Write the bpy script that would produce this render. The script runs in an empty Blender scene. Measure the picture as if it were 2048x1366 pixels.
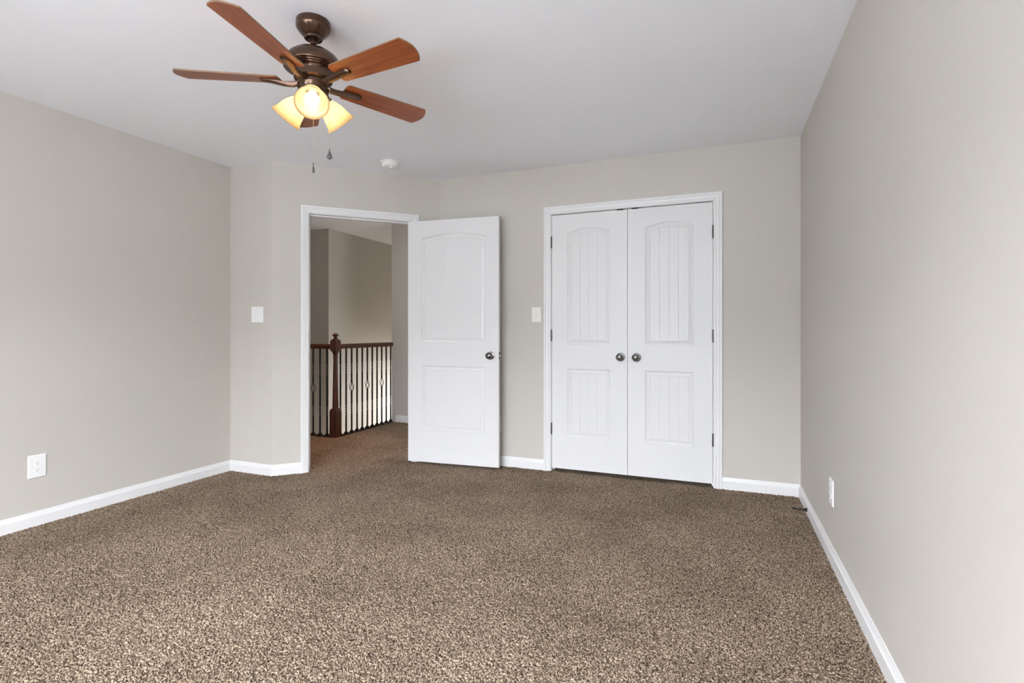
import bpy, bmesh, math, random
from mathutils import Vector, Matrix
random.seed(7)
PI = math.pi
SC = bpy.context.scene
COL = SC.collection

# ------------------------------------------------------------------ camera
YAW = 0.380155
cam_d = bpy.data.cameras.new('camera')
cam = bpy.data.objects.new('camera', cam_d); COL.objects.link(cam)
cam.location = (0, 0, 1.1238)
cam.rotation_euler = (PI/2, 0, YAW)
cam_d.sensor_width = 36.0
cam_d.lens = 1037.09/2048*36.0
cam_d.shift_y = -(683-661.28)/2048
cam_d.clip_start = 0.02
SC.camera = cam

# ------------------------------------------------------------------ exposure, world
SC.view_settings.view_transform = 'Standard'
SC.view_settings.look = 'None'
SC.view_settings.gamma = 1.0
SC.view_settings.exposure = 1.04
SC.cycles.use_denoising = True
SC.cycles.max_bounces = 14
SC.cycles.diffuse_bounces = 10
SC.cycles.transparent_max_bounces = 16
SC.cycles.caustics_reflective = False
SC.cycles.caustics_refractive = False
SC.cycles.sample_clamp_indirect = 8.0

SKY, GROUND = 16.0, 5.4
wd = bpy.data.worlds.new('world'); SC.world = wd
wd.use_nodes = True
nt = wd.node_tree; nt.nodes.clear()
o_ = nt.nodes.new('ShaderNodeOutputWorld'); bg = nt.nodes.new('ShaderNodeBackground')
tc = nt.nodes.new('ShaderNodeTexCoord'); sx = nt.nodes.new('ShaderNodeSeparateXYZ')
cr = nt.nodes.new('ShaderNodeValToRGB')
nt.links.new(tc.outputs['Generated'], sx.inputs[0])
mr = nt.nodes.new('ShaderNodeMapRange'); mr.inputs[1].default_value = -1; mr.inputs[2].default_value = 1
nt.links.new(sx.outputs['Z'], mr.inputs[0]); nt.links.new(mr.outputs[0], cr.inputs[0])
cr.color_ramp.elements[0].position = 0.0; cr.color_ramp.elements[0].color = (GROUND*0.94, GROUND, GROUND*1.12, 1)
cr.color_ramp.elements[1].position = 0.615; cr.color_ramp.elements[1].color = (SKY*0.95, SKY*0.99, SKY*1.06, 1)
e = cr.color_ramp.elements.new(0.565); e.color = (GROUND*0.93, GROUND, GROUND*1.08, 1)
nt.links.new(cr.outputs[0], bg.inputs[0]); nt.links.new(bg.outputs[0], o_.inputs[0])

# ------------------------------------------------------------------ room dimensions
XL, XR, YC, YS, X2 = -3.6605, 0.5112, 3.9803, 3.0409, -3.2176
X3 = X2 + (YC-YS)
YB = -1.00                     # back wall, behind the camera
H = 2.44
TH = 0.115                     # wall thickness
HX1_ = -1.55
BT, BH = 0.014, 0.083          # baseboard
WX0, WX1, WZ0, WZ1 = -2.40, 0.15, 0.60, 2.12   # window pair in the back wall
def area(name, loc, rot, sx_, sy_, power, col=(1, 1, 1), portal=False, spread=PI):
    l = bpy.data.lights.new(name, 'AREA'); l.shape = 'RECTANGLE'; l.size = sx_; l.size_y = sy_
    l.energy = power; l.color = col; l.spread = spread
    ob = bpy.data.objects.new(name, l); COL.objects.link(ob); ob.location = loc; ob.rotation_euler = rot
    if portal: l.cycles.is_portal = True
    return ob
# sky portals in the two windows behind the camera (facing into the room, +Y)
area('window_daylight', ((WX0+WX1)/2, YB-TH-0.02, (WZ0+WZ1)/2), (PI/2, 0, PI), WX1-WX0, WZ1-WZ0, 1, portal=True)
# unseen fill lights added for the stairwell and hall
area('stairwell_fill', (-4.2, 8.50, -0.2), (math.radians(-59), 0, 0), 0.8, 1.7, 72, (1.0, 0.98, 0.97), spread=math.radians(115))  # added area light brightening the stairwell wall; the end wall has no window
def point(name, loc, power, col, r=0.03):
    l = bpy.data.lights.new(name, 'POINT'); l.energy = power; l.color = col; l.shadow_soft_size = r
    ob = bpy.data.objects.new(name, l); COL.objects.link(ob); ob.location = loc
    return ob
area('hall_end_fill', (HX1_-0.02, 4.75, 1.35), (0, math.radians(90), 0), 1.3, 0.9, 7.5, (1.0, 0.98, 0.95))  # added area light brightening hall wall and railing, in front of a solid wall
_l = bpy.data.lights.new('hall_warm_fill', 'SPOT'); _l.energy = 26; _l.color = (1.0, 0.36, 0.08); _l.spot_size = math.radians(62); _l.spot_blend = 0.7; _l.shadow_soft_size = 0.05  # added orange spot warming the hall carpet, no fixture in the ceiling
_o = bpy.data.objects.new('hall_warm_fill', _l); COL.objects.link(_o); _o.location = (-3.75, 3.75, 2.42)

# ------------------------------------------------------------------ materials
def mat(name, col, rough=0.6, metal=0.0, spec=0.5):
    m = bpy.data.materials.new(name); m.use_nodes = True
    b = m.node_tree.nodes['Principled BSDF']
    b.inputs['Base Color'].default_value = (*col, 1); b.inputs['Roughness'].default_value = rough
    b.inputs['Metallic'].default_value = metal; b.inputs['Specular IOR Level'].default_value = spec
    return m, m.node_tree, b
def N(nt, t, **kw):
    n = nt.nodes.new(t)
    for k, v in kw.items():
        if isinstance(v, tuple) and k.startswith('i'): n.inputs[int(k[1:])].default_value = v
        elif k[0] == 'i' and k[1:].isdigit(): n.inputs[int(k[1:])].default_value = v
        else: setattr(n, k, v)
    return n
def bump(nt, b, scale, strength, dist, detail=2.0):
    tc = N(nt, 'ShaderNodeTexCoord'); nz = N(nt, 'ShaderNodeTexNoise')
    nz.inputs['Scale'].default_value = scale; nz.inputs['Detail'].default_value = detail
    bp = N(nt, 'ShaderNodeBump'); bp.inputs['Strength'].default_value = strength; bp.inputs['Distance'].default_value = dist
    nt.links.new(tc.outputs['Object'], nz.inputs['Vector']); nt.links.new(nz.outputs['Fac'], bp.inputs['Height'])
    nt.links.new(bp.outputs[0], b.inputs['Normal'])
    return nz, bp
def tint(nt, b, tex, c0, c1, p0=0.3, p1=0.7):
    r = N(nt, 'ShaderNodeValToRGB'); r.color_ramp.elements[0].position = p0; r.color_ramp.elements[1].position = p1
    r.color_ramp.elements[0].color = (*c0, 1); r.color_ramp.elements[1].color = (*c1, 1)
    nt.links.new(tex, r.inputs[0]); nt.links.new(r.outputs[0], b.inputs['Base Color']); return r

WALLC = (0.575, 0.545, 0.500)
M = {}
m, t_, b = mat('wall_paint', WALLC, 0.62, 0, 0.25); nz, _ = bump(t_, b, 260, 0.06, 0.001)
n2 = N(t_, 'ShaderNodeTexNoise'); n2.inputs['Scale'].default_value = 3.0
tint(t_, b, n2.outputs['Fac'], tuple(c*0.985 for c in WALLC), tuple(c*1.015 for c in WALLC)); M['wall'] = m
m, t_, b = mat('ceiling_paint', (0.915, 0.930, 0.975), 0.85, 0, 0.2); bump(t_, b, 180, 0.08, 0.001); M['ceil'] = m
m, t_, b = mat('white_trim_paint', (0.785, 0.785, 0.787), 0.35, 0, 0.5); bump(t_, b, 60, 0.005, 0.0005); M['trim'] = m
m, t_, b = mat('white_door_paint', (0.750, 0.750, 0.752), 0.38, 0, 0.5); bump(t_, b, 90, 0.006, 0.0005); M['door'] = m
m, t_, b = mat('white_plastic', (0.86, 0.86, 0.85), 0.3); bump(t_, b, 40, 0.01, 0.0005); M['plastic'] = m
m, t_, b = mat('cream_plastic', (0.80, 0.79, 0.73), 0.32); bump(t_, b, 40, 0.01, 0.0005); M['cream'] = m
m, t_, b = mat('slot_dark', (0.05, 0.05, 0.05), 0.6); bump(t_, b, 40, 0.01, 0.0005); M['slot'] = m
m, t_, b = mat('satin_nickel', (0.33, 0.32, 0.31), 0.22, 1.0); nz, _ = bump(t_, b, 400, 0.02, 0.0003)
tint(t_, b, nz.outputs['Fac'], (0.17, 0.165, 0.16), (0.30, 0.29, 0.28)); M['nickel'] = m
m, t_, b = mat('hinge_metal', (0.13, 0.125, 0.12), 0.4, 1.0); bump(t_, b, 300, 0.02, 0.0003); M['hinge'] = m
m, t_, b = mat('oil_rubbed_bronze', (0.10, 0.062, 0.045), 0.24, 0.8); nz, _ = bump(t_, b, 120, 0.02, 0.0003)
tint(t_, b, nz.outputs['Fac'], (0.085, 0.050, 0.034), (0.130, 0.077, 0.052)); M['bronze'] = m
m, t_, b = mat('black_iron', (0.012, 0.010, 0.009), 0.45, 0.3); bump(t_, b, 200, 0.05, 0.0004); M['iron'] = m
m, t_, b = mat('chain_metal', (0.75, 0.70, 0.62), 0.35, 1.0); bump(t_, b, 200, 0.02, 0.0003); M['chain'] = m
m, t_, b = mat('black_rubber', (0.02, 0.02, 0.02), 0.6); bump(t_, b, 200, 0.03, 0.0003); M['rubber'] = m

def wood(name, dark, light, rough, scale=(1.2, 22, 22), sc=6.0):
    m, t_, b = mat(name, light, rough)
    tc = N(t_, 'ShaderNodeTexCoord'); mp = N(t_, 'ShaderNodeMapping'); mp.inputs['Scale'].default_value = scale
    nz = N(t_, 'ShaderNodeTexNoise'); nz.inputs['Scale'].default_value = sc; nz.inputs['Detail'].default_value = 5; nz.inputs['Distortion'].default_value = 0.6
    t_.links.new(tc.outputs['Object'], mp.inputs[0]); t_.links.new(mp.outputs[0], nz.inputs['Vector'])
    tint(t_, b, nz.outputs['Fac'], dark, light, 0.32, 0.68)
    bp = N(t_, 'ShaderNodeBump'); bp.inputs['Strength'].default_value = 0.08; bp.inputs['Distance'].default_value = 0.001
    t_.links.new(nz.outputs['Fac'], bp.inputs['Height']); t_.links.new(bp.outputs[0], b.inputs['Normal'])
    return m
M['blade'] = wood('cherry_blade_wood', (0.19, 0.044, 0.014), (0.33, 0.090, 0.024), 0.33, (1.0, 14, 14), 4.0)
M['blade_edge'] = wood('blade_edge_wood', (0.16, 0.085, 0.045), (0.24, 0.14, 0.08), 0.5)
M['oak'] = wood('dark_red_oak', (0.026, 0.009, 0.004), (0.115, 0.038, 0.018), 0.36, (22, 22, 1.2), 4.0)
M['darkoak'] = wood('nosing_dark_oak', (0.010, 0.005, 0.003), (0.030, 0.012, 0.007), 0.5)
M['oakx'] = wood('dark_red_oak_rail', (0.026, 0.009, 0.004), (0.115, 0.038, 0.018), 0.36, (1.5, 1.5, 22), 5.0)

# lit alabaster glass
m = bpy.data.materials.new('alabaster_glass'); m.use_nodes = True; t_ = m.node_tree; t_.nodes.clear()
out = N(t_, 'ShaderNodeOutputMaterial'); tr = N(t_, 'ShaderNodeBsdfTranslucent'); df = N(t_, 'ShaderNodeBsdfDiffuse'); gl = N(t_, 'ShaderNodeBsdfGlossy')
tc = N(t_, 'ShaderNodeTexCoord'); nz = N(t_, 'ShaderNodeTexNoise'); nz.inputs['Scale'].default_value = 22; nz.inputs['Distortion'].default_value = 2.0
rp = N(t_, 'ShaderNodeValToRGB'); rp.color_ramp.elements[0].color = (0.86, 0.68, 0.42, 1); rp.color_ramp.elements[1].color = (0.96, 0.87, 0.66, 1)
t_.links.new(tc.outputs['Object'], nz.inputs['Vector']); t_.links.new(nz.outputs['Fac'], rp.inputs[0])
t_.links.new(rp.outputs[0], tr.inputs[0]); df.inputs[0].default_value = (0.52, 0.38, 0.20, 1); gl.inputs['Roughness'].default_value = 0.25
m1 = N(t_, 'ShaderNodeMixShader'); m1.inputs[0].default_value = 0.35; m2 = N(t_, 'ShaderNodeMixShader'); m2.inputs[0].default_value = 0.05
t_.links.new(tr.outputs[0], m1.inputs[1]); t_.links.new(df.outputs[0], m1.inputs[2]); t_.links.new(m1.outputs[0], m2.inputs[1]); t_.links.new(gl.outputs[0], m2.inputs[2])
t_.links.new(m2.outputs[0], out.inputs[0]); M['shade'] = m
def emis(name, col, s):
    m = bpy.data.materials.new(name); m.use_nodes = True; t_ = m.node_tree; t_.nodes.clear()
    out = N(t_, 'ShaderNodeOutputMaterial'); em = N(t_, 'ShaderNodeEmission'); em.inputs[0].default_value = (*col, 1); em.inputs[1].default_value = s
    t_.links.new(em.outputs[0], out.inputs[0]); return m
M['bulb'] = emis('bulb_glow', (1.0, 0.85, 0.60), 10.5)
m = bpy.data.materials.new('window_glass'); m.use_nodes = True; t_ = m.node_tree; t_.nodes.clear()
out = N(t_, 'ShaderNodeOutputMaterial'); tr = N(t_, 'ShaderNodeBsdfTransparent'); gl = N(t_, 'ShaderNodeBsdfGlossy'); gl.inputs['Roughness'].default_value = 0.02
m1 = N(t_, 'ShaderNodeMixShader'); m1.inputs[0].default_value = 0.04
t_.links.new(tr.outputs[0], m1.inputs[1]); t_.links.new(gl.outputs[0], m1.inputs[2]); t_.links.new(m1.outputs[0], out.inputs[0]); M['glass'] = m
m, t_, b = mat('smoked_crystal', (0.16, 0.16, 0.17), 0.08); b.inputs['Transmission Weight'].default_value = 0.5; bump(t_, b, 500, 0.2, 0.001); M['crystal'] = m

# carpet: speckled cut pile
m, t_, b = mat('cut_pile_carpet', (0.4, 0.32, 0.25), 1.0, 0, 0.05)
tc = N(t_, 'ShaderNodeTexCoord')
v1 = N(t_, 'ShaderNodeTexVoronoi'); v1.inputs['Scale'].default_value = 170
wn = N(t_, 'ShaderNodeTexNoise'); wn.inputs['Scale'].default_value = 120; wn.inputs['Detail'].default_value = 1.0
vm = N(t_, 'ShaderNodeMixRGB'); vm.blend_type = 'LINEAR_LIGHT'; vm.inputs[0].default_value = 0.004
t_.links.new(tc.outputs['Object'], vm.inputs[1]); t_.links.new(wn.outputs['Color'], vm.inputs[2]); t_.links.new(tc.outputs['Object'], wn.inputs['Vector'])
t_.links.new(vm.outputs[0], v1.inputs['Vector'])
n1 = N(t_, 'ShaderNodeTexNoise'); n1.inputs['Scale'].default_value = 175; n1.inputs['Detail'].default_value = 2.0; n1.inputs['Roughness'].default_value = 0.5
t_.links.new(tc.outputs['Object'], n1.inputs['Vector'])
rp = N(t_, 'ShaderNodeValToRGB'); E = rp.color_ramp.elements
E[0].position = 0.35; E[0].color = (0.045, 0.027, 0.015, 1); E[1].position = 0.60; E[1].color = (0.50, 0.400, 0.302, 1)
e = E.new(0.46); e.color = (0.225, 0.166, 0.116, 1)
t_.links.new(n1.outputs['Fac'], rp.inputs[0])
n3 = N(t_, 'ShaderNodeTexNoise'); n3.inputs['Scale'].default_value = 2.3; n3.inputs['Detail'].default_value = 3.0
t_.links.new(tc.outputs['Object'], n3.inputs['Vector'])
r3 = N(t_, 'ShaderNodeValToRGB'); r3.color_ramp.elements[0].position = 0.35; r3.color_ramp.elements[0].color = (0.80, 0.79, 0.78, 1); r3.color_ramp.elements[1].position = 0.6; r3.color_ramp.elements[1].color = (1, 1, 1, 1)
t_.links.new(n3.outputs['Fac'], r3.inputs[0])
mx = N(t_, 'ShaderNodeMixRGB'); mx.blend_type = 'MULTIPLY'; mx.inputs[0].default_value = 1.0
t_.links.new(rp.outputs[0], mx.inputs[1]); t_.links.new(r3.outputs[0], mx.inputs[2]); t_.links.new(mx.outputs[0], b.inputs['Base Color'])
bp = N(t_, 'ShaderNodeBump'); bp.inputs['Strength'].default_value = 0.9; bp.inputs['Distance'].default_value = 0.006
t_.links.new(n1.outputs['Fac'], bp.inputs['Height']); t_.links.new(bp.outputs[0], b.inputs['Normal'])
M['carpet'] = m

# ------------------------------------------------------------------ mesh helpers
def tag(o, label=None, cat=None, group=None, kind=None):
    if label: o['label'] = label
    if cat: o['category'] = cat
    if group: o['group'] = group
    if kind: o['kind'] = kind
    return o
def link(name, bm, m, parent=None, smooth=False, loc=None, rot=None, recalc=True):
    if recalc: bmesh.ops.recalc_face_normals(bm, faces=bm.faces)
    me = bpy.data.meshes.new(name); bm.to_mesh(me); bm.free()
    for mm in (m if isinstance(m, list) else [m]): me.materials.append(mm)
    if smooth:
        for p in me.polygons: p.use_smooth = True
        try: me.set_sharp_from_angle(angle=math.radians(38))
        except Exception: pass
    o = bpy.data.objects.new(name, me); COL.objects.link(o)
    if parent: o.parent = parent
    if loc is not None: o.location = loc
    if rot is not None: o.rotation_euler = rot
    return o
def empty(name, loc, rot=(0, 0, 0)):
    o = bpy.data.objects.new(name, None); COL.objects.link(o); o.location = loc; o.rotation_euler = rot
    o.empty_display_size = 0.05
    return o
def box(bm, x0, x1, y0, y1, z0, z1, f=None):
    vs = []
    for x in (x0, x1):
        for y in (y0, y1):
            for z in (z0, z1):
                p = (x, y, z); vs.append(bm.verts.new(f(*p) if f else p))
    for q in ((0, 1, 3, 2), (4, 6, 7, 5), (0, 4, 5, 1), (2, 3, 7, 6), (0, 2, 6, 4), (1, 5, 7, 3)):
        bm.faces.new([vs[i] for i in q])
    return vs
def bbox(bm, x0, x1, y0, y1, z0, z1, bev=0.002, seg=2, f=None):
    vs = box(bm, x0, x1, y0, y1, z0, z1, f)
    es = set(e for v in vs for e in v.link_edges)
    bmesh.ops.bevel(bm, geom=list(es), offset=bev, segments=seg, profile=0.5, affect='EDGES')
def prism(bm, poly, z0, z1):
    a = [bm.verts.new((x, y, z0)) for x, y in poly]; b_ = [bm.verts.new((x, y, z1)) for x, y in poly]
    bm.faces.new(a[::-1]); bm.faces.new(b_)
    n = len(poly)
    for i in range(n): bm.faces.new((a[i], a[(i+1) % n], b_[(i+1) % n], b_[i]))
def lathe(bm, prof, seg=32, mtx=None, cap=True):
    rings = []
    for r, z in prof:
        rg = []
        for i in range(seg):
            a = 2*PI*i/seg; p = Vector((r*math.cos(a), r*math.sin(a), z))
            rg.append(bm.verts.new(mtx @ p if mtx else p))
        rings.append(rg)
    for k in range(len(rings)-1):
        for i in range(seg):
            bm.faces.new((rings[k][i], rings[k][(i+1) % seg], rings[k+1][(i+1) % seg], rings[k+1][i]))
    if cap:
        bm.faces.new(rings[0][::-1]); bm.faces.new(rings[-1])
def tube(bm, pts, r, seg=8, cap=True, radii=None):
    pts = [Vector(p) for p in pts]; rings = []
    up = Vector((0, 0, 1))
    for i, p in enumerate(pts):
        d = (pts[min(i+1, len(pts)-1)]-pts[max(i-1, 0)]).normalized()
        a = d.cross(up)
        if a.length < 1e-3: a = d.cross(Vector((1, 0, 0)))
        a.normalize(); c = d.cross(a)
        rr = radii[i] if radii else r
        rings.append([bm.verts.new(p+(a*math.cos(2*PI*k/seg)+c*math.sin(2*PI*k/seg))*rr) for k in range(seg)])
    for k in range(len(rings)-1):
        for i in range(seg): bm.faces.new((rings[k][i], rings[k][(i+1) % seg], rings[k+1][(i+1) % seg], rings[k+1][i]))
    if cap: bm.faces.new(rings[0][::-1]); bm.faces.new(rings[-1])
def NB(): return bmesh.new()
def aim(origin, d):
    return Matrix.Translation(Vector(origin)) @ Vector((0, 0, 1)).rotation_difference(Vector(d).normalized()).to_matrix().to_4x4()

# wall frames: f(s, t, z) with s along the wall, t out of it into the room
R2 = math.sqrt(0.5)
def frame(ox, oy, ex, ey, nx, ny): return lambda s, t, z: Vector((ox+ex*s+nx*t, oy+ey*s+ny*t, z))
F_left = frame(XL, 0, 0, 1, 1, 0)
F_alc = frame(0, YS, 1, 0, 0, -1)
F_diag = frame(X2, YS, R2, R2, R2, -R2)
F_clo = frame(0, YC, 1, 0, 0, -1)
F_right = frame(XR, 0, 0, 1, -1, 0)
F_back = frame(0, YB, 1, 0, 0, 1)
DL = (X3-X2)/R2

# ------------------------------------------------------------------ shell
def st(name, bm, m, label, cat, smooth=False):
    return tag(link(name, bm, m, smooth=smooth), label, cat, kind='structure')
bm = NB(); box(bm, XL-TH, XL, YB-TH, YS+TH, 0, H); st('wall_left', bm, M['wall'], 'long greige painted wall holding the wide outlet plate', 'wall')
bm = NB(); prism(bm, [(XL, YS), (X2, YS), (X2-0.0476, YS+TH), (XL, YS+TH)], 0, H); st('wall_alcove', bm, M['wall'], 'narrow greige wall piece carrying the double light switch', 'wall')
O0, O1, OZ = 0.268, 1.087, 2.055       # entry opening along the diagonal wall
bm = NB()
P = lambda s, t: tuple(F_diag(s, t, 0)[:2])
prism(bm, [(X2, YS), P(O0-.018, 0), P(O0-.018, -TH), (X2-0.0476, YS+TH)], 0, H)
prism(bm, [P(O1+.018, 0), (X3, YC), (X3-0.0476, YC+TH), P(O1+.018, -TH)], 0, H)
prism(bm, [P(O0-.018, 0), P(O1+.018, 0), P(O1+.018, -TH), P(O0-.018, -TH)], OZ+.018, H)
st('wall_entry', bm, M['wall'], 'angled greige wall around the open bedroom doorway', 'wall')
CX0, CX1, CZ = -1.250, -0.040, 2.053
bm = NB()
prism(bm, [(X3, YC), (CX0-.018, YC), (CX0-.018, YC+TH), (X3-0.0476, YC+TH)], 0, H)
box(bm, CX1+.018, XR+TH, YC, YC+TH, 0, H); box(bm, CX0-.018, CX1+.018, YC, YC+TH, CZ+.018, H)
st('wall_closet', bm, M['wall'], 'greige wall around the white double closet doors', 'wall')
bm = NB(); box(bm, XR, XR+TH, YB-TH, YC, 0, H); st('wall_right', bm, M['wall'], 'large plain greige wall with one outlet and the black doorstop', 'wall')
bm = NB()
box(bm, XL, WX0, YB-TH, YB, 0, H); box(bm, WX1, XR, YB-TH, YB, 0, H); box(bm, WX0, WX1, YB-TH, YB, 0, WZ0); box(bm, WX0, WX1, YB-TH, YB, WZ1, H)
st('wall_back', bm, M['wall'], 'greige wall behind the viewer with a pair of windows', 'wall')
SX, SY = -3.80, 4.43          # edge of the stairwell opening
SWX, SWY = -4.675, 5.33       # convex wall corner over the stairs
HY = 5.405                    # hall end wall
HX0, HX1, EY = -6.4, -1.55, 8.6
bm = NB(); box(bm, HX0-TH, XR+TH, YB-TH, EY+TH, H, H+0.1); st('ceiling', bm, M['ceil'], 'flat white ceiling over bedroom and hall', 'ceiling')
bm = NB()
FZ = -0.010
box(bm, XL-TH, XR+TH, YB-TH, YS+TH, -0.25, FZ); box(bm, HX0, XR+TH, YS+TH, SY, -0.25, FZ); box(bm, SX, XR+TH, SY, HY+TH, -0.25, FZ)
box(bm, HX0, XL-TH, YS-0.0, YS+TH, -0.25, FZ)
st('floor', bm, M['carpet'], 'floor of bedroom and hall under the speckled carpet', 'floor')
import numpy as np
def carpet_pile():
    rng = np.random.default_rng(11)
    g = 0.0038
    xs = np.arange(-4.75, XR, g); ys = np.arange(0.25, HY, g)
    X, Y = np.meshgrid(xs, ys, indexing='ij')
    nx_, ny_ = X.shape
    xc, yc_ = X[:-1, :-1]+g/2, Y[:-1, :-1]+g/2
    dline = (xc-X2)-(yc_-YS)                      # >0: bedroom side of the angled wall
    perp = dline/math.sqrt(2); along = ((xc-X2)+(yc_-YS))/math.sqrt(2)
    sill = (perp <= 0.009) & (perp > -TH-0.009) & (along > O0+0.006) & (along < O1-0.006)
    room = (yc_ < YC-0.009) & (xc > XL+0.009) & (xc < XR-0.009) & ((yc_ < YS-0.009) | (perp > 0.009))
    room |= sill
    hall = (perp < -TH-0.009) & (yc_ > YS+TH+0.009) & (yc_ < 4.352)
    hall |= (perp < -TH-0.009) & (xc > -3.722) & (yc_ >= 4.352) & (yc_ < HY-0.003) & (xc < -2.2)
    hall &= (yc_ > YC+TH+0.009) | (xc < X3-0.1)
    keep = room | hall
    jx = (rng.random(X.shape)-0.5)*g*0.8; jy = (rng.random(X.shape)-0.5)*g*0.8
    h = rng.random(X.shape)**0.8
    Z = -0.0075+0.011*h
    idx = (np.arange(nx_)[:, None]*ny_+np.arange(ny_)[None, :])
    q = np.stack([idx[:-1, :-1], idx[1:, :-1], idx[1:, 1:], idx[:-1, 1:]], -1)[keep]
    u, inv = np.unique(q, return_inverse=True)
    co = np.stack([(X+jx).ravel()[u], (Y+jy).ravel()[u], Z.ravel()[u]], -1).astype(np.float32)
    q = inv.reshape(-1, 4).astype(np.int32)
    me = bpy.data.meshes.new('carpet')
    me.vertices.add(len(co)); me.vertices.foreach_set('co', co.ravel())
    me.loops.add(q.size); me.loops.foreach_set('vertex_index', q.ravel())
    me.polygons.add(len(q)); me.polygons.foreach_set('loop_start', np.arange(len(q), dtype=np.int32)*4)
    me.polygons.foreach_set('use_smooth', np.ones(len(q), dtype=bool))
    me.update(calc_edges=True); me.materials.append(M['carpet'])
    o = bpy.data.objects.new('carpet', me); COL.objects.link(o)
    tag(o, 'speckled beige and brown cut-pile carpet through bedroom and hall', 'carpet', kind='stuff')
carpet_pile()
bm = NB(); box(bm, HX0-TH, HX0, YS, HY+1, -2.8, H); box(bm, HX0-TH, XL-TH, YS-TH, YS, -0.25, H)
st('wall_hall_side', bm, M['wall'], 'greige hall wall around the corner from the doorway', 'wall')
bm = NB(); box(bm, HX0, SWX, SWY, SWY+TH, -2.8, H); box(bm, SWX-TH, SWX, SWY+TH, EY, -2.8, H); box(bm, SWX-TH, -3.64, EY, EY+TH, -2.8, H)
st('wall_stairs', bm, M['wall'], 'shaded greige stairwell wall with a corner behind the newel post', 'wall')
bm = NB(); box(bm, -3.762, HX1+TH, HY, HY+TH, -2.8, H); box(bm, -3.762, -3.762+TH, HY+TH, EY, -2.8, H); box(bm, HX1, HX1+TH, YC+TH, HY, 0, H)
st('wall_hall_end', bm, M['wall'], 'greige hall wall where the handrail ends', 'wall')
bm = NB(); box(bm, HX0, -3.6, SY-0.3, EY, -2.9, -2.8); box(bm, HX0, -3.62, SY-0.3, SY-0.02, -2.8, -0.25); box(bm, SX+0.02, SX+0.15, SY-0.02, HY, -2.8, -0.25)
st('floor_foyer', bm, M['wall'], 'foyer level below the stairwell', 'floor')
bm = NB(); box(bm, HX1+TH, XR+TH, 4.72, 4.72+TH, 0, H); box(bm, XR, XR+TH, YC+TH, 4.72, 0, H)
st('wall_closet_inside', bm, M['wall'], 'inside of the closet behind the white double doors', 'wall')

# windows behind the viewer
wm = (WX0+WX1)/2
for i, (a, c) in enumerate(((WX0, wm-0.03), (wm+0.03, WX1))):
    bm = NB(); y0, y1 = YB-TH+0.01, YB-0.04; w = 0.045; zm = (WZ0+WZ1)/2
    box(bm, a, a+w, y0, y1, WZ0, WZ1); box(bm, c-w, c, y0, y1, WZ0, WZ1)
    box(bm, a+w, c-w, y0, y1, WZ0, WZ0+w); box(bm, a+w, c-w, y0, y1, WZ1-w, WZ1); box(bm, a+w, c-w, y0, y1, zm-0.02, zm+0.02)
    wo = st('window_%d' % (i+1), bm, M['trim'], ['white sash window beside the left wall end', 'white sash window nearer the right wall'][i], 'window')
    bm = NB(); box(bm, a+w, c-w, y0+0.03, y0+0.034, WZ0+w, WZ1-w); link('pane', bm, M['glass'], wo)
bm = NB(); box(bm, wm-0.03, wm+0.03, YB-TH, YB+0.01, WZ0, WZ1)
for a, c in ((WX0-0.06, WX0), (WX1, WX1+0.06)): box(bm, a, c, YB, YB+0.018, WZ0-0.02, WZ1+0.06)
box(bm, WX0, WX1, YB, YB+0.018, WZ1, WZ1+0.06); box(bm, WX0-0.08, WX1+0.08, YB, YB+0.05, WZ0-0.02, WZ0)
st('trim_3', bm, M['trim'], 'white casing and sill around the window pair', 'trim')

# baseboards
BP = [(0, -0.011), (BT, -0.011), (BT, 0.056), (BT-0.0015, 0.060), (BT-0.004, 0.063), (BT-0.006, 0.070), (BT-0.009, 0.078), (0.004, BH), (0, BH)]
def bb(bm, F, s0, s1):
    a = [bm.verts.new(F(s0, t, z)) for t, z in BP]; c = [bm.verts.new(F(s1, t, z)) for t, z in BP]
    n = len(BP)
    for i in range(n): bm.faces.new((a[i], a[(i+1) % n], c[(i+1) % n], c[i]))
    bm.faces.new(a[::-1]); bm.faces.new(c)
ext = BT*math.tan(PI/8)
for nm, F, segs, lab in (
    ('baseboard_left', F_left, [(YB, YS)], 'white baseboard along the wall with the wide outlet'),
    ('baseboard_alcove', F_alc, [(XL, X2+ext)], 'short white baseboard under the double light switch'),
    ('baseboard_entry', F_diag, [(-ext, 0.213), (1.142, DL)], 'white baseboard pieces beside the doorway casing'),
    ('baseboard_closet', F_clo, [(X3, -1.311), (0.017, XR)], 'white baseboard either side of the closet doors'),
    ('baseboard_right', F_right, [(YB, YC)], 'white baseboard running along the wall with the black doorstop'),
    ('baseboard_back', F_back, [(XL, XR)], 'white baseboard under the windows'),
    ('baseboard_hall', frame(0, HY, 1, 0, 0, -1), [(-3.70, HX1)], 'white baseboard in the hall past the railing')):
    bm = NB()
    for s0, s1 in segs: bb(bm, F, s0, s1)
    st(nm, bm, M['trim'], lab, 'baseboard')

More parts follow.
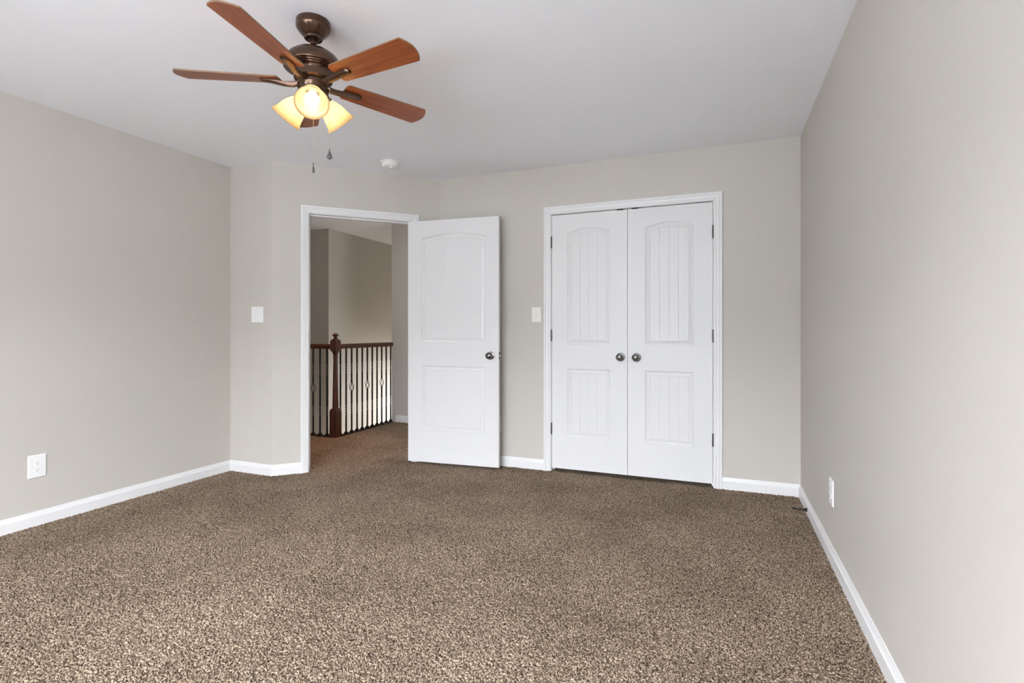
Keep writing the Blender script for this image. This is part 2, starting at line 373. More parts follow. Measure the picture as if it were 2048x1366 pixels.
# casings with jambs
CP = [(0, 0), (0, 0.0095), (0.004, 0.0115), (0.012, 0.012), (0.015, 0.0105), (0.020, 0.0135), (0.034, 0.0165), (0.037, 0.0150), (0.040, 0.0185), (0.052, 0.0185), (0.057, 0.0165), (0.057, 0)]
def casing(bm, F, x0, x1, zt, z0=-0.011, rev=0.004):
    x0 -= rev; x1 += rev; zt += rev
    rows = []
    for d, t in CP:
        rows.append([bm.verts.new(F(x0-d, t, z0)), bm.verts.new(F(x0-d, t, zt+d)), bm.verts.new(F(x1+d, t, zt+d)), bm.verts.new(F(x1+d, t, z0))])
    n = len(rows)
    for i in range(n):
        a, c = rows[i], rows[(i+1) % n]
        for k in range(3): bm.faces.new((a[k], a[k+1], c[k+1], c[k]))
    bm.faces.new([r[0] for r in rows]); bm.faces.new([r[3] for r in rows][::-1])
def jamb(bm, F, x0, x1, zt, depth, stop):
    j = 0.018
    box(bm, x0-j, x0, -depth, 0, 0, zt+j, F); box(bm, x1, x1+j, -depth, 0, 0, zt+j, F); box(bm, x0, x1, -depth, 0, zt, zt+j, F)
    if stop:
        a, c, w = stop
        box(bm, x0, x0+w, a, c, 0, zt, F); box(bm, x1-w, x1, a, c, 0, zt, F); box(bm, x0+w, x1-w, a, c, zt-w, zt, F)
bm = NB(); casing(bm, F_diag, O0, O1, OZ); jamb(bm, F_diag, O0, O1, OZ, TH, (-0.075, -0.040, 0.010))
casing(bm, lambda s, t, z: F_diag(s, -TH-t, z), O0, O1, OZ)
t1 = st('trim_1', bm, M['trim'], 'white casing and jamb framing the open bedroom doorway', 'trim')
bm = NB(); box(bm, O0-0.001, O0+0.0012, -0.030, -0.006, 0.895, 0.955, F_diag)
tag(link('strike_plate', bm, M['nickel'], t1), 'grey metal strike plate')
bm = NB(); casing(bm, F_clo, CX0, CX1, CZ); jamb(bm, F_clo, CX0, CX1, CZ, TH, (-0.075, -0.046, 0.010))
t2 = st('trim_2', bm, M['trim'], 'white casing framing the double closet doors', 'trim')
for x in (-0.703, -0.590):
    bm = NB(); bbox(bm, x-0.026, x+0.026, -0.040, 0.001, CZ-0.0095, CZ+0.0005, 0.001, 1, F_clo)
    tag(link('ball_catch', bm, M['rubber'], t2), 'black ball catch over a closet door')

# ------------------------------------------------------------------ moulded doors
def door_face(bm, F, W, Z0, Z1, px0, px1, panels, grooves, t0, sgn, gd=0.0019):
    """one moulded skin on plane t0 (recesses go against sgn). panels: (z0, z_side, z_peak)"""
    prof = [(0, 0), (0.0035, -0.0060), (0.009, -0.0065), (0.012, -0.0085), (0.034, -0.0035), (0.0365, -0.0055)]
    dF = prof[-1][0]; fx0, fx1 = px0+dF, px1-dF
    gl = [fx0+(fx1-fx0)*(k+1)/grooves for k in range(grooves-1)]
    ts = [k/24 for k in range(25)]
    for g in gl:
        for q in (g-0.0022, g, g+0.0022): ts.append((q-fx0)/(fx1-fx0))
    ts = sorted(set(round(t, 5) for t in ts))
    V = lambda x, d, z: bm.verts.new(F(x, t0+sgn*d, z))
    outlines = []
    for z0, zs, zp in panels:
        hw = (px1-px0)/2; sag = zp-zs; xm = (px0+px1)/2
        R = (hw*hw+sag*sag)/(2*sag) if sag > 1e-5 else None
        def ztop(x, d):
            if R is None: return zs-d
            return (zp-R)+math.sqrt(max((R-d)**2-(x-xm)**2, 0))
        rings = []
        for d, dep in prof:
            x0, x1 = px0+d, px1-d
            top = [(x0+(x1-x0)*t, ztop(x0+(x1-x0)*t, d)) for t in ts]
            rings.append([V(x, dep, z) for x, z in top]+[V(x0+(x1-x0)*t, dep, z0+d) for t in reversed(ts)])
        n = len(rings[0])
        for a, c in zip(rings, rings[1:]):
            for i in range(n): bm.faces.new((a[i], a[(i+1) % n], c[(i+1) % n], c[i]))
        # field with v-grooves
        m_ = len(ts); top = rings[-1][:m_]; bot = rings[-1][m_:][::-1]
        for i, t in enumerate(ts):
            x = fx0+(fx1-fx0)*t
            if min([abs(x-g) for g in gl]+[9]) < 1e-4:
                for v in (top[i], bot[i]): pass
        gi = [min(range(m_), key=lambda k: abs(fx0+(fx1-fx0)*ts[k]-g)) for g in gl]
        it, ib = list(top), list(bot)
        for k in gi:
            x = fx0+(fx1-fx0)*ts[k]
            it[k] = V(x, prof[-1][1]-gd, ztop(x, dF)-0.001); ib[k] = V(x, prof[-1][1]-gd, z0+dF+0.001)
        for i in range(m_-1): bm.faces.new((it[i], it[i+1], ib[i+1], ib[i]))
        for k in gi:
            bm.faces.new((top[k-1], top[k], it[k])); bm.faces.new((top[k], top[k+1], it[k]))
            bm.faces.new((bot[k-1], ib[k], bot[k])); bm.faces.new((bot[k], ib[k], bot[k+1]))
        outlines.append((z0, rings[0][:m_], rings[0][m_:][::-1]))
    # flat stiles and rails
    (l0, l_top, l_bot), (u0, u_top, u_bot) = outlines
    c00, c10, c01, c11 = V(0, 0, Z0), V(W, 0, Z0), V(0, 0, Z1), V(W, 0, Z1)
    bm.faces.new([c00, c10, l_bot[-1]]+l_bot[:-1][::-1])                        # bottom rail
    bm.faces.new(l_top+u_bot[::-1])                                             # lock rail
    bm.faces.new([c01]+u_top+[c11])                                             # top rail
    bm.faces.new([c00, l_bot[0], l_top[0], u_bot[0], u_top[0], c01])
    bm.faces.new([c10, c11, u_top[-1], u_bot[-1], l_top[-1], l_bot[-1]])
    return c00, c10, c01, c11
def door_leaf(name, F, W, Z0, Z1, T, px0, px1, panels, grooves, label, cat='door', gd=0.0019):
    """leaf from t=0 (front, facing +t) to t=-T"""
    bm = NB()
    a = door_face(bm, F, W, Z0, Z1, px0, px1, panels, grooves, 0.0, 1, gd)
    c = door_face(bm, F, W, Z0, Z1, px0, px1, panels, grooves, -T, -1, gd)
    for i, j in ((0, 1), (1, 3), (3, 2), (2, 0)): bm.faces.new((a[i], a[j], c[j], c[i]))
    return st(name, bm, M['door'], label, cat)
KN = [(0.0, 0.0), (0.0325, 0.0), (0.0325, 0.004), (0.030, 0.0075), (0.024, 0.009), (0.0235, 0.011), (0.014, 0.013), (0.0125, 0.020), (0.0125, 0.030), (0.017, 0.033), (0.026, 0.040), (0.0285, 0.047), (0.027, 0.054), (0.022, 0.0585), (0.0205, 0.0575), (0.0195, 0.059), (0.014, 0.0615), (0.0125, 0.0605), (0.0115, 0.062), (0.006, 0.0635), (0.0, 0.064)]
def knob(parent, origin, d, nm='door_knob'):
    bm = NB(); lathe(bm, KN, 36, aim(origin, d), cap=False)
    bmesh.ops.remove_doubles(bm, verts=bm.verts, dist=1e-5)
    return tag(link(nm, bm, M['nickel'], parent, smooth=True), 'round ringed satin nickel knob')
def hinge(parent, x, y, z, leafdir=None):
    bm = NB()
    z0 = z-0.044
    for k in range(5): lathe(bm, [(0.0062, z0+k*0.0178), (0.0062, z0+(k+1)*0.0178-0.0006)], 12, Matrix.Translation((x, y, 0)))
    lathe(bm, [(0.0035, z0-0.003), (0.0050, z0-0.001), (0.0050, z0+0.089), (0.0035, z0+0.092)], 12, Matrix.Translation((x, y, 0)))
    return tag(link('hinge', bm, M['hinge'], parent, smooth=True), 'dark metal hinge barrel')

# closet pair (front face flush with the wall plane)
LPAN = [(0.283, 0.823, 0.823), (1.015, 1.897, 1.930)]
gap = 0.003
WL = (-0.6475-gap/2)-(CX0+gap); WR = (CX1-gap)-(-0.6475+gap/2)
for i, (x0, W, lab) in enumerate(((CX0+gap, WL, 'closed white plank-panel closet door leaf nearer the light switch'), (-0.6475+gap/2, WR, 'closed white plank-panel closet door leaf nearer the long blank wall'))):
    F = (lambda x0: lambda s, t, z: F_clo(x0+s, t-0.003, z))(x0)
    d = door_leaf('door_%d' % (i+2), F, W, 0.026, 2.046, 0.035, 0.130, W-0.130, LPAN, 4, lab)
    kx = -0.700 if i == 0 else -0.580
    knob(d, F_clo(kx, -0.003, 0.922), (0, -1, 0))
    for hz in (1.831, 1.085, 0.340): hinge(d, (CX0+0.0005) if i == 0 else (CX1-0.0005), YC-0.0045, hz)

# entry leaf, swung open about 140 degrees
ang = math.radians(4.957)
ex, ey = math.cos(ang), math.sin(ang); nx, ny = math.sin(ang), -math.cos(ang)
A0 = Vector((-2.4545, 3.7635))
F_leaf = lambda s, t, z: Vector((A0.x+ex*s+nx*t, A0.y+ey*s+ny*t, z))
LW = 0.8105
leaf = door_leaf('door_1', F_leaf, LW, 0.020, 2.047, 0.035, 0.128, 0.694, [(0.292, 0.830, 0.830), (1.030, 1.896, 1.932)], 5, 'white two-panel bedroom door standing open into the room', gd=0.0010)
knob(leaf, F_leaf(0.742, 0, 0.922), (nx, ny, 0)); knob(leaf, F_leaf(0.742, -0.035, 0.922), (-nx, -ny, 0))
bm = NB(); box(bm, LW-0.0008, LW+0.0012, -0.030, -0.005, 0.893, 0.951, F_leaf)
pl = tag(link('latch_plate', bm, M['hinge'], leaf), 'dark latch plate on the door edge')
bm = NB(); bbox(bm, LW+0.001, LW+0.011, -0.024, -0.010, 0.912, 0.932, 0.003, 2, F_leaf); tag(link('latch_bolt', bm, M['chain'], pl), 'bright latch bolt')
hp = F_leaf(-0.002, -0.040, 0)
for hz in (1.83, 1.085, 0.28): hinge(leaf, hp.x, hp.y, hz)

# ------------------------------------------------------------------ plates
def plate(F, s, z, w, h, gangs, kind, name, label, m, cat):
    o = F(s, 0, z-h/2); root = empty(name, o); tag(root, label, cat)
    L = lambda a, t, c: F(s+a, t, z+c)-o
    bm = NB()
    pr = [(0, 0), (0, 0.002), (0.003, 0.0055), (0.006, 0.0062)]
    rings = [[bm.verts.new(L(sx*(w/2-d), t, sz*(h/2-d))) for sx, sz in ((-1, -1), (1, -1), (1, 1), (-1, 1))] for d, t in pr]
    for a, c in zip(rings, rings[1:]):
        for i in range(4): bm.faces.new((a[i], a[(i+1) % 4], c[(i+1) % 4], c[i]))
    bm.faces.new(rings[-1]); bm.faces.new(rings[0][::-1])
    link('cover_plate', bm, m, root)
    def screw(a, c):
        bm = NB(); x = L(a, 0.006, c); d = F(0, 1, 0)-F(0, 0, 0)
        lathe(bm, [(0.0033, 0), (0.0033, 0.0006), (0.0022, 0.0011)], 12, aim(x, d)); link('screw', bm, m, root, smooth=True)
    if kind == 'switch':
        for gi, up in enumerate(gangs):
            a = (gi-(len(gangs)-1)/2)*0.046
            bm = NB(); box(bm, a-0.0052, a+0.0052, 0.0055, 0.0072, -0.0125, 0.0125, L)
            sw = link('switch_slot', bm, m, root)
            bm = NB(); q = 0.011 if up else -0.011
            vs = [L(a-0.0035, 0.007, -0.006), L(a+0.0035, 0.007, -0.006), L(a+0.0035, 0.007, 0.006), L(a-0.0035, 0.007, 0.006), L(a-0.003, 0.018, q-0.003), L(a+0.003, 0.018, q-0.003), L(a+0.003, 0.018, q+0.003), L(a-0.003, 0.018, q+0.003)]
            v = [bm.verts.new(p) for p in vs]
            for f in ((0, 1, 2, 3), (4, 7, 6, 5), (0, 4, 5, 1), (1, 5, 6, 2), (2, 6, 7, 3), (3, 7, 4, 0)): bm.faces.new([v[i] for i in f])
            link('toggle', bm, m, sw)
            screw(a, 0.030); screw(a, -0.030)
    else:
        d = F(0, 1, 0)-F(0, 0, 0)
        for c in (0.0195, -0.0195):
            bm = NB(); pts = []
            for k in range(28):
                an = 2*PI*k/28; x = max(-0.0172, min(0.0172, 0.0172*1.12*math.cos(an))); y = max(-0.0142, min(0.0142, 0.0172*math.sin(an))); pts.append((x, y))
            lo = [bm.verts.new(L(x, 0.0055, c+y)) for x, y in pts]; hi = [bm.verts.new(L(x*0.96, 0.0082, c+y*0.96)) for x, y in pts]
            for k in range(28): bm.faces.new((lo[k], lo[(k+1) % 28], hi[(k+1) % 28], hi[k]))
            bm.faces.new(hi)
            rc = link('receptacle', bm, m, root)
            bm = NB()
            box(bm, -0.0072, -0.0058, 0.0079, 0.0084, c-0.001, c+0.008, L); tag(link('slot', bm, M['slot'], rc), 'dark blade slot')
            bm = NB(); box(bm, 0.0058, 0.0072, 0.0079, 0.0084, c, c+0.007, L); tag(link('slot', bm, M['slot'], rc), 'dark blade slot')
            bm = NB(); lathe(bm, [(0.0024, 0), (0.0024, 0.0005)], 12, aim(L(0, 0.0079, c-0.0068), d)); tag(link('ground_hole', bm, M['slot'], rc), 'dark round ground hole')
        screw(0, 0)
    return root
plate(F_left, 1.7635, 0.341, 0.088, 0.132, 1, 'outlet', 'wall_outlet', 'white double outlet low on the wall opposite the doorstop, wide cover plate', M['plastic'], 'outlet')
plate(F_right, 2.931, 0.336, 0.088, 0.126, 1, 'outlet', 'wall_outlet', 'white outlet seen edge-on low on the blank wall near the black doorstop', M['plastic'], 'outlet')
plate(F_clo, -1.7365, 0.343, 0.088, 0.130, 1, 'outlet', 'wall_outlet', 'white outlet mostly hidden behind the free edge of the open bedroom door', M['plastic'], 'outlet')
plate(F_alc, -3.3685, 1.249, 0.121, 0.124, (False, True), 'switch', 'light_switch', 'white two-toggle light switch on the wall before the open doorway', M['plastic'], 'light switch')
plate(F_clo, -1.3755, 1.253, 0.082, 0.125, (False,), 'switch', 'light_switch', 'cream single-toggle light switch beside the closet door casing', M['cream'], 'light switch')

# ------------------------------------------------------------------ door stop
ds = empty('door_stop', (XR-BT, 3.603, 0.031)); tag(ds, 'black rigid doorstop sticking out of the baseboard near the room corner', 'doorstop')
def at_ds(prof, nm, mm):
    bm = NB(); lathe(bm, prof, 20, aim((0, 0, 0), (-1, 0, 0))); return link(nm, bm, mm, ds, smooth=True)
at_ds([(0.0125, 0), (0.0125, 0.002), (0.009, 0.010), (0.0055, 0.020), (0.0042, 0.024)], 'base', M['iron'])
at_ds([(0.0042, 0.024), (0.0036, 0.045), (0.0042, 0.066)], 'rod', M['iron'])
at_ds([(0.0062, 0.064), (0.0075, 0.067), (0.0075, 0.077), (0.006, 0.080)], 'rubber_tip', M['rubber'])

# ------------------------------------------------------------------ smoke detector
sd = empty('smoke_detector', (-2.385, 3.405, H)); tag(sd, 'round white smoke detector on the ceiling above the open door', 'smoke detector')
bm = NB(); lathe(bm, [(0.070, 0), (0.070, -0.006), (0.067, -0.010), (0.050, -0.011)], 48); link('mounting_plate', bm, M['plastic'], sd, smooth=True)
bm = NB(); lathe(bm, [(0.058, -0.010), (0.058, -0.013), (0.061, -0.014), (0.060, -0.027), (0.0575, -0.028), (0.0575, -0.030), (0.0595, -0.031), (0.056, -0.038), (0.048, -0.043), (0.030, -0.046), (0.004, -0.047)], 48); body = link('housing', bm, M['plastic'], sd, smooth=True)
bm = NB(); lathe(bm, [(0.014, -0.044), (0.014, -0.050), (0.011, -0.053), (0.003, -0.054)], 24, Matrix.Translation((0.018, -0.018, 0))); link('test_button', bm, M['plastic'], body, smooth=True)
for k in range(6):
    bm = NB(); a = 2*PI*k/6; bbox(bm, 0.0555, 0.0615, -0.009, 0.009, -0.0245, -0.0175, 0.001, 1, lambda x, y, z: Vector((x*math.cos(a)-y*math.sin(a), x*math.sin(a)+y*math.cos(a), z)))
    link('vent', bm, M['cream'], body)

# ------------------------------------------------------------------ ceiling fan
CXF, CYF = -1.607, 1.739
fan = empty('ceiling_fan', (CXF, CYF, H)); tag(fan, 'bronze ceiling fan with five cherry blades and three lit glass shades', 'ceiling fan')
def Lz(prof): return [(r, z-H) for r, z in prof]
bm = NB(); lathe(bm, Lz([(0.0685, 2.44), (0.0700, 2.437), (0.0700, 2.418), (0.0685, 2.4165), (0.0705, 2.415), (0.0700, 2.410), (0.066, 2.403), (0.056, 2.390), (0.044, 2.378), (0.038, 2.373), (0.0385, 2.369), (0.036, 2.365), (0.030, 2.366), (0.028, 2.372), (0.020, 2.385)]), 48, cap=False)
canopy = link('canopy', bm, M['bronze'], fan, smooth=True)
for a in (200, 215):
    bm = NB(); q = math.radians(a); lathe(bm, [(0.0035, 0), (0.0035, 0.002), (0.002, 0.003)], 12, aim((0.0695*math.cos(q), 0.0695*math.sin(q), -0.011 if a == 215 else -0.014), (math.cos(q), math.sin(q), 0))); link('screw', bm, M['chain'], canopy, smooth=True)
bm = NB(); lathe(bm, Lz([(0.0125, 2.395), (0.0125, 2.322)]), 24); link('downrod', bm, M['bronze'], fan, smooth=True)
bm = NB(); lathe(bm, Lz([(0.0145, 2.342), (0.018, 2.336), (0.021, 2.328), (0.026, 2.321), (0.056, 2.314), (0.080, 2.303), (0.100, 2.287), (0.114, 2.268), (0.1200, 2.250), (0.1215, 2.243), (0.119, 2.237), (0.109, 2.236), (0.107, 2.232), (0.097, 2.232), (0.095, 2.228), (0.084, 2.228), (0.080, 2.223), (0.0785, 2.215), (0.078, 2.190), (0.073, 2.184), (0.060, 2.180)]), 64)
link('motor_housing', bm, M['bronze'], fan, smooth=True)
bm = NB(); lathe(bm, Lz([(0.060, 2.181), (0.062, 2.179), (0.062, 2.170), (0.058, 2.168)]), 48); link('flywheel', bm, M['bronze'], fan, smooth=True)
bm = NB(); lathe(bm, Lz([(0.060, 2.170), (0.0645, 2.168), (0.0645, 2.164), (0.063, 2.162), (0.0625, 2.142), (0.059, 2.128), (0.051, 2.114), (0.036, 2.104), (0.014, 2.099), (0.006, 2.094)]), 48)
sw = link('switch_housing', bm, M['bronze'], fan, smooth=True)
bm = NB(); q = math.radians(-75); lathe(bm, [(0.0035, 0), (0.0035, 0.002), (0.0015, 0.0035)], 12, aim((0.0622*math.cos(q), 0.0622*math.sin(q), 2.152-H), (math.cos(q), math.sin(q), 0))); link('screw', bm, M['chain'], sw, smooth=True)
# blades
ZB = 2.1869-H; PITCH = -0.1928; TH0 = -1.3791
def blade_outline():
    p = []
    def arc(cx, cy, r, a0, a1, n):
        for k in range(n+1):
            a = math.radians(a0+(a1-a0)*k/n); p.append((cx+r*math.cos(a), cy+r*math.sin(a)))
    arc(0.153, 0.034, 0.018, 180, 90, 5)
    # outer corner (+) then bowed tip then (-) corner
    arc(0.520, 0.0555, 0.0085, 95, 40, 4)
    for k in range(1, 12):
        y = 0.0600*math.cos(PI*k/12); p.append((0.5275+0.021*(1-(y/0.0600)**2), y))
    arc(0.520, -0.0555, 0.0085, -40, -95, 4)
    arc(0.153, -0.034, 0.018, -90, -180, 5)
    return p
def blade_mesh():
    bm = NB(); o = blade_outline(); t = 0.0030
    rings = [[bm.verts.new((x, y, z)) for x, y in o] for z in (-t, t)]
    n = len(o)
    for i in range(n):
        f = bm.faces.new((rings[0][i], rings[0][(i+1) % n], rings[1][(i+1) % n], rings[1][i])); f.material_index = 1
    bm.faces.new(rings[0][::-1]); bm.faces.new(rings[1])
    return bm
def iron_mesh():
    """curved blade arm from the flywheel to the underside of the blade, blade frame without pitch"""
    bm = NB()
    S = [(0.046, -0.012, 0.015, 0.006, 0), (0.062, -0.014, 0.014, 0.007, 0), (0.080, -0.018, 0.0130, 0.0085, .15), (0.100, -0.0185, 0.0135, 0.0080, .4), (0.122, -0.0175, 0.0150, 0.0075, .7), (0.145, -0.0145, 0.0170, 0.0065, .95), (0.170, -0.0115, 0.0180, 0.0055, 1), (0.195, -0.0095, 0.0175, 0.0050, 1), (0.208, -0.0090, 0.0150, 0.0048, 1), (0.214, -0.0088, 0.0090, 0.0046, 1)]
    rings = []
    for x, z, w, t, k in S:
        a = PITCH*k; rg = []
        for yy, zz in ((-1, 0.3), (-0.62, -1), (0, -1.25), (0.62, -1), (1, 0.3), (1, 1), (-1, 1)):
            y0, z0 = yy*w, zz*t
            rg.append(bm.verts.new((x, y0*math.cos(a)-(z0+z)*math.sin(a)*1.0, y0*math.sin(a)+(z0+z)*math.cos(a))))
        rings.append(rg)
    for a, c in zip(rings, rings[1:]):
        for i in range(7): bm.faces.new((a[i], a[(i+1) % 7], c[(i+1) % 7], c[i]))
    bm.faces.new(rings[0][::-1]); bm.faces.new(rings[-1])
    return bm
b0 = link('blade', blade_mesh(), [M['blade'], M['blade_edge']], fan)
i0 = link('blade_arm', iron_mesh(), M['bronze'], fan, smooth=True)
bm = NB()
for x, y in ((0.185, 0.008), (0.185, -0.008), (0.160, 0.0)):
    lathe(bm, [(0.0032, 0), (0.0032, 0.0012), (0.0016, 0.0022)], 10, aim((x, y-0.0025, -0.0135+0.0005), (0, 0, -1)))
bm.free()
for k in range(5):
    th = TH0+k*2*PI/5
    bb_ = b0 if k == 0 else b0.copy(); ii = i0 if k == 0 else i0.copy()
    for q in (bb_, ii):
        if k: COL.objects.link(q)
        q.parent = fan
    bb_.location = (0, 0, ZB); bb_.rotation_euler = (PITCH, 0, th)
    ii.location = (0, 0, ZB); ii.rotation_euler = (0, 0, th)
# light kit
A_L = math.radians(-49.83); TAU = math.radians(45)
SH = [(0.0240, 0.000), (0.0265, 0.003), (0.0300, 0.012), (0.0385, 0.026), (0.0470, 0.044), (0.0525, 0.064), (0.0560, 0.082), (0.0615, 0.098), (0.0680, 0.108)]
for k in range(3):
    a = A_L+k*2*PI/3
    ax = Vector((math.cos(a)*math.cos(TAU), math.sin(a)*math.cos(TAU), -math.sin(TAU)))
    mouth = Vector((math.cos(a)*0.1317, math.sin(a)*0.1317, 2.040-H)); neck = mouth-ax*0.108
    bm = NB(); lathe(bm, [(0.014, -0.030), (0.018, -0.020), (0.026, -0.010), (0.0285, -0.002), (0.0285, 0.006), (0.026, 0.008), (0.020, 0.008), (0.020, 0.000)], 32, aim(neck, ax)); sock = link('lamp_holder', bm, M['bronze'], fan, smooth=True)
    bm = NB(); prof = SH+[(r-0.003, z-0.0005 if i == 0 else z) for i, (r, z) in enumerate(reversed(SH))]
    lathe(bm, prof, 48, aim(neck, ax), cap=False)
    tag(link('lamp_shade', bm, M['shade'], fan, smooth=True), 'glowing amber bell-shaped glass shade')
    bm = NB(); lathe(bm, [(0.0, 0.092), (0.010, 0.0915), (0.020, 0.087), (0.0265, 0.077), (0.0275, 0.066), (0.025, 0.055), (0.018, 0.042), (0.0135, 0.032), (0.013, 0.012)], 32, aim(neck, ax), cap=False)
    tag(link('light_bulb', bm, M['bulb'], sock, smooth=True), 'lit white light bulb')
    lp = Vector((CXF, CYF, H))+neck+ax*0.070
# pull chains
def chain(x, y, z0, z1, fob, mfob, lab):
    bm = NB(); p = 0.0042; n = int((z0-z1)/p)
    tube(bm, [(x, y, z0), (x, y, z1)], 0.0005, 6)
    for k in range(n):
        z = z0-p*(k+0.5)
        lathe(bm, [(0.0004, z+0.0016), (0.0014, z+0.0008), (0.0016, z), (0.0014, z-0.0008), (0.0004, z-0.0016)], 6, Matrix.Translation((x, y, 0)), cap=False)
    c = tag(link('pull_chain', bm, M['chain'], fan, smooth=True), lab)
    bm = NB(); lathe(bm, [(0.0022, z1+0.008), (0.0024, z1+0.001), (0.0018, z1)], 12, Matrix.Translation((x, y, 0))); link('connector', bm, M['hinge'], c, smooth=True)
    bm = NB(); lathe(bm, [(r, z1-z) for r, z in fob], 20, Matrix.Translation((x, y, 0))); link('chain_fob', bm, mfob, c, smooth=True)
chain(0.0, 0.0, 2.096-H, 1.833-H, [(0.0015, 0), (0.0025, 0.008), (0.004, 0.018), (0.0050, 0.028), (0.0045, 0.033), (0.002, 0.037)], M['hinge'], 'lower-hanging beaded pull chain')
rx, ry = math.cos(YAW), math.sin(YAW)
chain(rx*0.0690, ry*0.0690, 2.150-H, 1.890-H, [(0.002, 0), (0.0035, 0.004), (0.006, 0.010), (0.0095, 0.018), (0.0118, 0.026), (0.0105, 0.032), (0.006, 0.0355), (0.002, 0.0365)], M['crystal'], 'shorter beaded pull chain with a teardrop fob')
bm = NB(); tube(bm, [(rx*0.060, ry*0.060, 2.158-H), (rx*0.0690, ry*0.0690, 2.156-H), (rx*0.0690, ry*0.0690, 2.150-H)], 0.003, 8); link('chain_outlet', bm, M['chain'], sw, smooth=True)

# ------------------------------------------------------------------ stair railing
RX, RY = -3.768, 4.400
rail = empty('stair_railing', (RX, RY, 0)); tag(rail, 'dark wood stair railing with newel post and black iron balusters', 'railing')
# newel
def sq(bm, st_):
    rings = [[bm.verts.new((sx*w, sy*w, z)) for sx, sy in ((-1, -1), (1, -1), (1, 1), (-1, 1))] for w, z in st_]
    for a, c in zip(rings, rings[1:]):
        for i in range(4): bm.faces.new((a[i], a[(i+1) % 4], c[(i+1) % 4], c[i]))
    bm.faces.new(rings[0][::-1]); bm.faces.new(rings[-1])
bm = NB(); sq(bm, [(0.0435, 0), (0.0435, 0.275), (0.034, 0.298), (0.030, 0.300)])
newel = link('newel_post', bm, M['oak'], rail)
def nl(nm, prof, seg=28):
    bm = NB(); lathe(bm, prof, seg); return link(nm, bm, M['oak'], newel, smooth=True)
nl('shaft', [(0.030, 0.298), (0.0335, 0.304), (0.031, 0.310), (0.0315, 0.318), (0.030, 0.40), (0.0225, 0.820), (0.0225, 0.832), (0.0275, 0.836), (0.0275, 0.846), (0.0225, 0.850), (0.021, 0.858), (0.024, 0.872), (0.031, 0.886), (0.033, 0.893), (0.030, 0.899), (0.030, 0.906)])
bm = NB(); sq(bm, [(0.030, 0.903), (0.0385, 0.914), (0.0385, 1.012), (0.030, 1.028), (0.026, 1.030)]); link('head_block', bm, M['oak'], newel)
nl('finial', [(0.028, 1.028), (0.0285, 1.036), (0.022, 1.042), (0.016, 1.050), (0.0155, 1.056), (0.024, 1.064), (0.033, 1.070), (0.034, 1.075), (0.028, 1.083), (0.018, 1.091), (0.006, 1.096)])
# handrails
HP = [(-0.020, 0.0), (0.020, 0.0), (0.020, 0.010), (0.026, 0.014), (0.030, 0.026), (0.029, 0.038), (0.022, 0.047), (0.010, 0.051), (-0.010, 0.051), (-0.022, 0.047), (-0.029, 0.038), (-0.030, 0.026), (-0.026, 0.014), (-0.020, 0.010)]
def hrail(p0, p1):
    bm = NB(); d = (Vector(p1)-Vector(p0)).normalized(); a = Vector((d.y, -d.x, 0))
    A = [bm.verts.new(Vector(p0)+a*u+Vector((0, 0, z))) for u, z in HP]; B = [bm.verts.new(Vector(p1)+a*u+Vector((0, 0, z))) for u, z in HP]
    n = len(HP)
    for i in range(n): bm.faces.new((A[i], A[(i+1) % n], B[(i+1) % n], B[i]))
    bm.faces.new(A[::-1]); bm.faces.new(B); return bm
link('handrail', hrail((0, 0.036, 0.930), (0, HY-RY, 0.930)), M['oakx'], rail)
link('handrail', hrail((-0.036, 0, 0.930), (HX0-RX, 0, 0.930)), M['oakx'], rail)
for (x0, x1, y0, y1) in ((-0.032, 0.024, 0.044, HY-RY), (HX0-RX, -0.044, -0.024, 0.032)):
    bm = NB(); bbox(bm, x0, x1, y0, y1, -0.008, 0.004, 0.002, 1); tag(link('nosing', bm, M['darkoak'], rail), 'dark wood strip under the balusters')
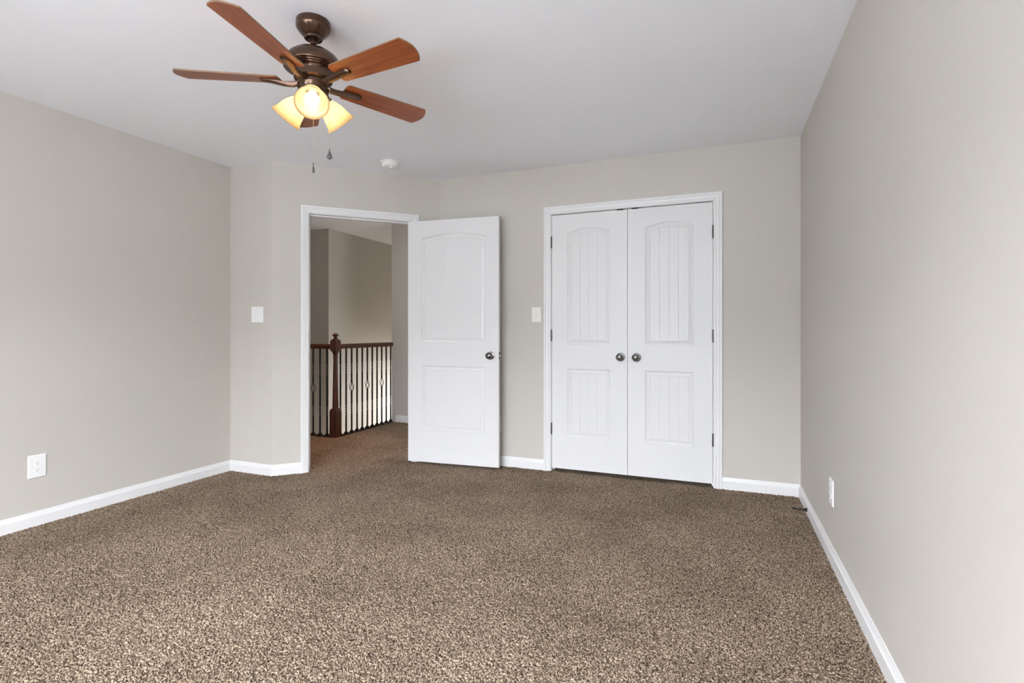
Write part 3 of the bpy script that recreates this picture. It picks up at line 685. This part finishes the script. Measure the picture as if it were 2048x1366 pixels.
# balusters
def twist_bar(bm, z0, z1, w, zones, x=0.0, y=0.0, skip=None):
    zs = [z0]
    z = z0
    marks = sorted([z0, z1]+[q for a in zones for q in a])
    pts = []
    for a, c in zip(marks, marks[1:]):
        inz = any(za-1e-6 <= a and c <= zb+1e-6 for za, zb in zones)
        n = 36 if inz else 1
        for k in range(n): pts.append((a+(c-a)*k/n, inz, a, c))
    pts.append((z1, False, z1, z1))
    rings = []
    for z, inz, a, c in pts:
        an = (z-a)/(c-a)*2*PI if inz else 0.0
        hw = w*(0.93 if inz else 1)
        rings.append([bm.verts.new((x+hw*(sx*math.cos(an)-sy*math.sin(an)), y+hw*(sx*math.sin(an)+sy*math.cos(an)), z)) for sx, sy in ((-1, -1), (1, -1), (1, 1), (-1, 1))])
    for a, c in zip(rings, rings[1:]):
        for i in range(4): bm.faces.new((a[i], a[(i+1) % 4], c[(i+1) % 4], c[i]))
    bm.faces.new(rings[0][::-1]); bm.faces.new(rings[-1])
HWB = 0.0068
def plain():
    bm = NB(); twist_bar(bm, 0.004, 0.932, HWB, [(0.205, 0.320), (0.652, 0.768)]); return bm
def withgap():
    bm = NB(); twist_bar(bm, 0.004, 0.445, HWB, [(0.205, 0.320)]); twist_bar(bm, 0.556, 0.932, HWB, [(0.652, 0.768)]); return bm
def basket():
    bm = NB()
    for k in range(4):
        pts = []
        for j in range(15):
            u = j/14; a = 2*PI*k/4+u*PI*1.0; r = 0.004+0.0215*math.sin(PI*u)
            pts.append((r*math.cos(a), r*math.sin(a), 0.450+0.101*u))
        tube(bm, pts, 0.0030, 6)
    for z0, z1 in ((0.436, 0.456), (0.545, 0.565)): lathe(bm, [(0.0060, z0), (0.0105, z0+0.004), (0.0105, z1-0.004), (0.0060, z1)], 12)
    return bm
def shoe():
    bm = NB(); sq(bm, [(0.0165, 0.004), (0.0165, 0.014), (0.0135, 0.020), (0.0095, 0.026), (0.0085, 0.030)]); return bm
P_plain = link('baluster', plain(), M['iron'], rail); P_gap = link('baluster', withgap(), M['iron'], rail)
P_bask = link('basket', basket(), M['iron'], P_gap, smooth=True); P_bask['label'] = 'open twisted basket knot'
P_shoe = link('shoe', shoe(), M['iron'], P_plain); P_shoe2 = P_shoe.copy(); COL.objects.link(P_shoe2); P_shoe2.parent = P_gap
def put(x, y, bk, first):
    src = P_gap if bk else P_plain
    if first: o = src
    else:
        o = src.copy(); COL.objects.link(o); o.parent = rail
        for ch in (c for c in (P_shoe2 if bk else P_shoe, P_bask if bk else None) if c):
            c = ch.copy(); COL.objects.link(c); c.parent = o
    o.location = (x, y, 0)
used = {True: False, False: False}
sp = [(0.0, 0.0765+0.0915*i, i in (2, 5, 8)) for i in range(11)]+[(-0.1125-0.0935*(i), 0.0, i % 3 == 2) for i in range(12)]
for x, y, bk in sp:
    put(x, y, bk, not used[bk]); used[bk] = True
